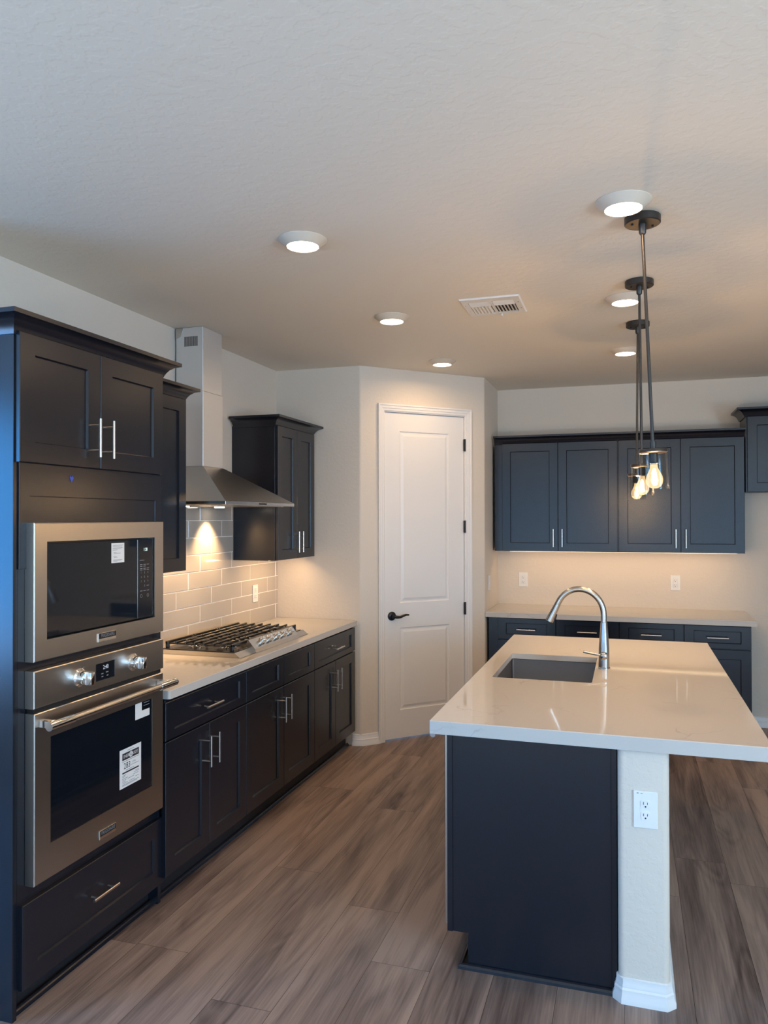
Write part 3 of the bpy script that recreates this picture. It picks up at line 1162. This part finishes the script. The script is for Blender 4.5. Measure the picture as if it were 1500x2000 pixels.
for gi in range(3):
    a = .040 + gi * .278
    b2 = a + .272
    m = MB()
    bw = .0050
    ys0, ys1 = .072, .492
    m.box(a, b2, ys0, ys0 + .014, GZ - .014, GZ, .002)
    m.box(a, b2, ys1 - .014, ys1, GZ - .014, GZ, .002)
    for xx in (a + .020, b2 - .029):
        m.box(xx, xx + .009, ys0, ys1, GZ - .018, GZ - .009, .002)
    for i in range(1, 7):
        yy = ys0 + .007 + (ys1 - ys0 - .014) * i / 7
        m.box(a, b2, yy - bw, yy + bw, GZ - .012, GZ, .0025)
    # curved fingers round each burner
    for bx_, by_ in ((.16, .36), (.16, .165), (.454, .27), (.748, .36), (.748, .165)):
        if a < bx_ < b2:
            for s0 in (20, 200):
                m.tube([(bx_ + .062 * math.cos(R(s0 + q)), by_ + .062 * math.sin(R(s0 + q)), GZ - .006) for q in range(0, 141, 20)], .0052, 8)
    for fx_ in (a, b2 - .018):
        for fy_ in (ys0, ys1 - .018):
            m.box(fx_, fx_ + .018, fy_, fy_ + .018, .0276, GZ - .004, .002)
    m.build('grate', M_iron, ct, smooth=False)

# ---- outlets and switch


def outlet(label, loc, rz, w_=.075, h_=.121, marks=False, switch=False, square=True):
    t = thing('light_switch' if switch else 'power_outlet', label, 'light switch' if switch else 'outlet', loc, rz)
    MB().box(-w_ / 2, w_ / 2, -.006, -.0002, -h_ / 2, h_ / 2, .002).build('cover_plate', M_plate, t, smooth=False)
    if switch:
        s = MB().prism([(-.0062, -.033), (-.0115, -.033), (-.008, 0), (-.0065, .033)][::-1], -.0165, .0165, 'x')
        s.build('rocker', M_plate, t, smooth=False)
        return t
    for zc in (.0195, -.0195):
        pts = []
        for i in range(28):
            an = 2 * math.pi * i / 28
            pts.append((max(-.0150, min(.0150, .0172 * math.cos(an))), zc + max(-.0133, min(.0133, .0172 * math.sin(an)))))
        s = MB().prism(pts, -.0085, -.0061, 'y').build('socket', M_plate, t, smooth=False)
        e_ = MB()
        e_.box(-.0075, -.0053, -.0090, -.0086, zc - .001, zc + .008)
        e_.box(.0053, .0070, -.0090, -.0086, zc - .0005, zc + .007)
        e_.lathe([(.0028, 0), (.0028, .0004)], (0, -.0086, zc - .0075), 14, (0, -1, 0))
        e_.build('slot', M_dark, s, smooth=False)
    if square:
        fr_ = MB()
        frame_ring(fr_, (-.0185, .0185, -.0365, .0365), (-.0175, .0175, -.0355, .0355), -.0068, -.006)
        fr_.build('insert_rim', M_vent, t, smooth=False)
    if marks:
        e_ = MB()
        e_.box(-.028, -.022, -.0066, -.0062, .0545, .0565).box(-.016, -.009, -.0066, -.0062, .0548, .0562)
        e_.build('printed_mark', M_ink, t, smooth=False)
    return t


outlet('white power outlet on the tan tile beside the cooktop', (XW + .0118, 4.911, 1.127), 90)
outlet('white power outlet over back counter, nearest the pantry', (-.870, YB, 1.127), 0)
outlet('white power outlet over back counter, under the last cabinet door at right', (.363, YB, 1.126), 0)
outlet('white power outlet low on the painted end of the island', (.051, 2.768, .6635), 0, .079, .126, marks=True, square=False)
outlet('white light switch on the short wall right of the pantry door', (PB.x, 6.235, 1.132), 90, switch=True)

# ---------------------------------------------------------------- back wall run
BYF = 6.395          # face-frame plane of the uppers
ub0 = -1.066
wall_cab('dark wall cabinet over back counter, the one beside the pantry', .9875, YB - BYF - .001, 1.385, 2.280, (ub0, BYF, 0), 0,
         [(.066, .5205), (.5205, .984)], [.5205 - .036, .5205 + .034], [(0, -.001), (.9878, -.001)])
wall_cab('dark wall cabinet over back counter, beside the higher corner cabinet', .923, YB - BYF - .001, 1.385, 2.280, (-.078, BYF, 0), 0,
         [(.005, .466), (.466, .921)], [.466 - .037, .466 + .036], [(0, -.001), (.923, -.001)])
wall_cab('higher dark wall cabinet cut off by the right picture edge', .92, YB - BYF - .001, 1.852, 2.432, (.852, BYF, 0), 0,
         [(.010, .46), (.46, .91)], [.46 - .036, .46 + .036], [(-.001, YB - BYF - .002), (-.001, -.001), (.921, -.001), (.921, YB - BYF - .002)])

BBF = 6.110
t1 = base_cab('dark back base cabinet nearest the pantry, two drawers on top', 0, .998, [(.074, .529, True), (.529, 1.0, True)], (-1.070, BBF, 0), 0, D=.585, mid=.529)
t2 = base_cab('dark back base cabinet at right end of back counter, two drawers', 0, .916, [(0, .460, True), (.460, .916, True)], (-.071, BBF, 0), 0, D=.585, mid=.460)
slab('countertop', 'pale quartz countertop on the dark cabinets along the back wall', rounded_rect(-1.086, .878, 6.055, YB - .001, (0, .004, 0, 0)), .874, .914)
struct(MB().sweep([(-1.070, BBF + .054), (.845, BBF + .054)], [(0, 0), (.016, 0), (.013, .009), (.008, .015), (0, .019)]).build('trim_3', M_cab, sharp=25))

# ---------------------------------------------------------------- island
IX0, IX1, IY0, IY1 = -.702, .445, 2.744, 4.932
SK = (-.612, -.160, 3.580, 4.240)
slab('island_countertop', 'large pale quartz island top with sink and overhang at right', rounded_rect(IX0, IX1, IY0, IY1, (.004, .004, .004, .004)), .866, .914,
     rounded_rect(SK[0], SK[1], SK[2], SK[3], (.012,) * 4, 4)[::-1], zin=.886)
isl = thing('island_cabinet', 'dark island cabinet under the quartz top, plain end panel facing viewer', 'cabinet', (-.645, 2.80, 0), 0)
m = MB()
ex = lambda wx: wx + .645
m.prism([(ex(-.640), .127), (ex(-.569), .127), (ex(-.569), .002), (ex(-.058), .002), (ex(-.058), .865), (ex(-.640), .865)], 0, .018, 'y')
m.build('end_panel', M_cab, isl, smooth=False)
MB().box(ex(-.647), ex(-.627), -.006, .022, .127, .865, .001).build('corner_stile', M_cab, isl, smooth=False)
MB().box(ex(-.062), ex(-.043), -.004, .018, .002, .865, .001).build('scribe_strip', M_cab, isl, smooth=False)
m = MB()
m.box(.0, .02, .645, 2.11, .12, .865).box(.0, .58, .645, .663, .12, .865).box(0, .58, 2.09, 2.11, .02, .865).box(0, .58, .645, 2.11, .105, .12).box(.565, .585, .02, 2.11, .02, .865)
m.build('carcass', M_cab, isl, smooth=False)
MB().box(.07, .09, .02, 2.11, 0, .104).build('toe_kick', M_cabin, isl, smooth=False)
# drawer and door fronts on the working side (face -x)
for a, b_, z0_, z1_ in ((.66, 1.06, .118, .694), (1.063, 1.46, .118, .694), (.66, 1.46, .701, .860), (1.463, 2.10, .118, .694), (1.463, 2.10, .701, .860)):
    mm = MB().shaker(a, b_, z0_, z1_, 0, .02, .066, railv=.066 if z1_ < .7 else .038)
    for v in mm.bm.verts:
        x_, y_ = v.co.x, v.co.y
        v.co.x, v.co.y = y_, x_
    o = mm.build('door' if z1_ < .7 else 'drawer', M_cab, isl, smooth=False)
dw = thing('dishwasher', 'stainless dishwasher in the island, seen edge-on beside the dark end panel', 'dishwasher', (-.645, 2.835, 0), 0)
MB().box(-.018, -.0005, -.012, .600, .135, .852, .002).build('door', M_steelv, dw, smooth=False)
MB().box(.001, .55, .0, .600, .13, .85).build('body', M_dark, dw, smooth=False)
h = MB().cyl((-.088, .085, .812), (-.088, .53, .812), .011, 16)
h.build('handle', M_chrome, dw)
for yy in (.11, .50):
    MB().cyl((-.082, yy, .812), (-.018, yy, .812), .008, 12).build('handle_post', M_chrome, dw)
MB().box(-.060, -.019, .16, .163, .800, .822).build('film_tab', M_film, dw, smooth=False)
struct(MB().sweep([(-.592, 4.90), (-.592, 2.796), (-.045, 2.796)], [(0, 0), (.014, 0), (.012, .009), (.007, .015), (0, .018)]).build('trim_4', M_cab, sharp=25))

wi = rounded_rect(-.040, .128, 2.768, 4.915, (.022, .022, .022, .022), 6)
struct(MB().prism(wi, 0, .8655).build('wall_island', M_wall, sharp=50))
struct(MB().sweep([(-.0405, 2.800), (-.0405, 2.786), (-.0225, 2.7675), (.1105, 2.7675), (.1285, 2.786), (.1285, 4.90)], BASEP).build('baseboard_island', M_white))

# ---- sink
sk = thing('kitchen_sink', 'undermount steel sink sunk into the island top', 'sink', (0, 0, .886), 0)
m = MB()
b = m.bm
ins = .004


def rr(d, z, r_=.014):
    return [b.verts.new((p[0], p[1], z)) for p in rounded_rect(SK[0] - d, SK[1] + d, SK[2] - d, SK[3] + d, (r_,) * 4, 4)]


rings = [rr(.022, -.0005), rr(.006, -.0005), rr(.004, -.004), rr(.002, -.205), rr(-.012, -.220), rr(-.10, -.223)]
for a, d in zip(rings, rings[1:]):
    n = len(a)
    for i in range(n):
        j = (i + 1) % n
        b.faces.new((a[i], a[j], d[j], d[i]))
b.faces.new(rings[-1])
m.build('basin', M_sink, sk, sharp=50)
MB().lathe([(.045, -.2228), (.045, -.221), (.038, -.2205), (.03, -.2225), (0, -.2225)], ((SK[0] + SK[1]) / 2, 3.95, 0), 24).build('drain', M_chrome, sk)

# ---- faucet
FX, FY, FZ = -.118, 3.955, .914
fa = thing('faucet', 'tall brushed nickel gooseneck faucet beside the sink', 'faucet', (FX, FY, FZ), 0)
MB().lathe([(.029, 0), (.029, .004), (.0265, .006), (.0255, .10), (.022, .15), (.0175, .20), (.0160, .225)], (0, 0, 0), 32).build('body', M_nickel, fa)
path = [(0, 0, .226), (0, 0, .262)]
cxr, rad, zc_ = -.1165, .1165, .262
for i in range(1, 19):
    a = R(i * 157 / 18)
    path.append((cxr + rad * math.cos(a), 0, zc_ + rad * math.sin(a) * 1.08))
p_end, p_prev = Vector(path[-1]), Vector(path[-2])
MB().tube(path, .0148, 20).build('spout', M_nickel, fa)
dd = (p_end - p_prev).normalized()
hd_ = MB().lathe([(.0150, 0), (.0165, .02), (.0200, .085), (.0205, .096), (.0185, .098)], p_end + dd * .001, 28, dd).build('spray_head', M_nickel, fa)
sd = Vector((-dd.z, 0, dd.x))
if sd.x < 0:
    sd = -sd
MB().cyl(p_end + dd * .05 + sd * .016, p_end + dd * .078 + sd * .021, .006, 12).build('spray_button', M_blackm, hd_)
hb = MB().lathe([(.0185, 0), (.0185, .022), (.0165, .030), (.010, .035), (0, .0365)], (0, -.018, .066), 28, (0, -1, 0)).build('handle_hub', M_nickel, fa)
MB().tube([(-.012, -.034, .068), (-.05, -.036, .074), (-.098, -.036, .082)], [.006, .0058, .0055], 12).build('lever', M_nickel, hb)

# ---------------------------------------------------------------- ceiling fixtures


def downlight(label, x, y):
    t = thing('ceiling_light', label, 'ceiling light', (x, y, ZC), 0, 'round ceiling lights')
    MB().lathe([(.097, -.0005), (.097, -.003), (.090, -.008), (.068, -.028), (.0645, -.030), (.0645, -.027), (.06, -.026)], (0, 0, 0), 40, (0, 0, 1), False, True).build('trim_ring', M_ring, t)
    MB().lathe([(0, -.0305), (.045, -.0300), (.0635, -.0275)], (0, 0, 0), 32, (0, 0, 1), False, False).build('lens', M_led, t)
    l = area('downlight_glow', (x, y, ZC - .034), (x, y, 0), .12, .12, P_DOWN, WARM, None, 'DISK', 170)
    l.parent = t
    l.location = (0, 0, -.034)
    return t


downlight('round ceiling light over the aisle, nearest of the left row', -1.240, 2.825)
downlight('round ceiling light over the aisle, middle of the left row', -1.246, 4.060)
downlight('round ceiling light before the pantry door, farthest of left row', -1.256, 5.312)
downlight('round ceiling light just above the nearest pendant canopy', -.012, 2.832)
downlight('round ceiling light touching the second pendant canopy in view', -.011, 4.072)
downlight('round ceiling light behind the pendant rods, farthest of right row', -.014, 5.338)

vt = thing('ceiling_vent', 'white metal air vent in the ceiling left of the pendants', 'vent', (-.670, 4.008, ZC), 0)
m = MB()
vw, vh = .155, .165


def ring_h(mb, o, i, z0, z1):
    b = mb.bm
    r = []
    for q, z in ((i, z1), (i, z0), (o, z0), ((o[0] - .006, o[1] + .006, o[2] - .006, o[3] + .006), z1)):
        r.append([b.verts.new(p) for p in ((q[0], q[2], z), (q[1], q[2], z), (q[1], q[3], z), (q[0], q[3], z))])
    for k_ in range(4):
        a, d = r[k_], r[(k_ + 1) % 4]
        for j in range(4):
            n = (j + 1) % 4
            b.faces.new((a[j], a[n], d[n], d[j]))


ring_h(m, (-vw + .006, vw - .006, -vh + .006, vh - .006), (-.118, .118, -.105, .125), -.008, -.0005)
m.box(-.007, .007, -.105, .125, -.008, -.002)
m.build('frame', M_vent, vt, smooth=False)
MB().box(-.118, .118, -.105, .125, -.0012, -.0004).build('backing', M_dark, vt, smooth=False)
for s in (-1, 1):
    for i in range(3):
        yy = -.098 + i * .026
        q = MB().prism([(yy, -.0025), (yy + .002, -.003), (yy + .021, -.0095), (yy + .018, -.009)], min(s * .008, s * .116), max(s * .008, s * .116), 'x')
        q.build('slat', M_vent, vt, smooth=False)
    for i in range(6):
        xx = s * (.014 + i * .0175)
        q = MB().prism([(xx, -.0025), (xx + s * .002, -.003), (xx + s * .0125, -.0098), (xx + s * .011, -.0095)], -.018, .118, 'y')
        q.build('slat', M_vent, vt, smooth=False)
m = MB()
for xx in (-.137, .137):
    for yy in (-.06, .06):
        m.lathe([(.004, 0), (.004, -.0015), (0, -.002)], (xx, yy, -.008), 10)
m.build('screw', M_chrome, vt)
MB().box(.02, .024, .14, .165, -.020, -.008).build('lever', M_vent, vt, smooth=False)


def pendant(label, x, y, tilt):
    t = thing('pendant_light', label, 'pendant light', (x, y, ZC), 0, 'glass pendant lights over the island')
    cpy = MB().lathe([(.063, -.0005), (.065, -.003), (.065, -.026), (.061, -.029), (.014, -.029), (.013, -.060), (.010, -.066)], (0, 0, 0), 36).build('canopy', M_bronze, t)
    e_ = MB()
    for a in (25, 205):
        e_.lathe([(.0045, -.029), (.0045, -.034), (.003, -.036)], (.04 * math.cos(R(a)), .04 * math.sin(R(a)), 0), 10)
    e_.build('screw', M_blackm, cpy)
    piv = Vector((0, 0, -.064))
    d = Vector((math.sin(R(tilt)), 0, -math.cos(R(tilt))))

    def P(k_):
        return piv + d * k_
    MB().cyl(P(0), P(.800), .0062, 14).build('rod', M_bronze, t)
    MB().lathe([(.012, .775), (.012, .80), (.050, .803), (.0515, .806), (.0515, .815), (.046, .818)], piv, 36, d).build('cap', M_bronze, t)
    sk_ = MB().lathe([(.016, .819), (.016, .852), (.013, .856)], piv, 24, d).build('socket', M_blackm, t)
    MB().lathe([(.0, .8565), (.026, .8565), (.026, .858), (.0, .858)], piv, 28, d).build('socket_ring', M_chrome, sk_)
    g = MB().lathe([(.048, .8175), (.0495, .8175), (.0495, .952), (.048, .952), (.0455, .952), (.0455, .8195), (.048, .8175)], piv, 44, d, False, False)
    lab(g.build('glass_shade', M_glass, t), 'clear glass cylinder shade')
    bl = MB().lathe([(.013, .859), (.014, .872), (.020, .886), (.028, .902), (.0305, .916), (.028, .931), (.020, .942), (.010, .947), (0, .948)], piv, 28, d, False, False).build('bulb', M_bulb, t)
    lab(bl, 'lit clear bulb')
    fm = MB()
    q = d.to_track_quat('Z', 'Y')
    for i in range(6):
        a = 2 * math.pi * i / 6
        o1, o2 = q @ Vector((.004 * math.cos(a), .004 * math.sin(a), .880)), q @ Vector((.009 * math.cos(a + .3), .009 * math.sin(a + .3), .928))
        fm.cyl(piv + o1, piv + o2, .0016, 6)
    fm.build('filament', M_fil, bl)
    l = bpy.data.lights.new('bulb_glow', 'POINT')
    l.energy = P_BULB
    l.color = WARM
    l.shadow_soft_size = .012
    lo_ = bpy.data.objects.new('bulb_glow', l)
    COL.objects.link(lo_)
    lo_.parent = t
    lo_.location = P(.905)
    return t


pendant('glass pendant hanging nearest the viewer over the island', .055, 3.000, 2.35)
pendant('glass pendant over the island, middle of the three in depth', .054, 3.806, .55)
pendant('glass pendant over the island, farthest and lowest in view', .056, 4.612, -.65)

print('objects', len(bpy.data.objects))
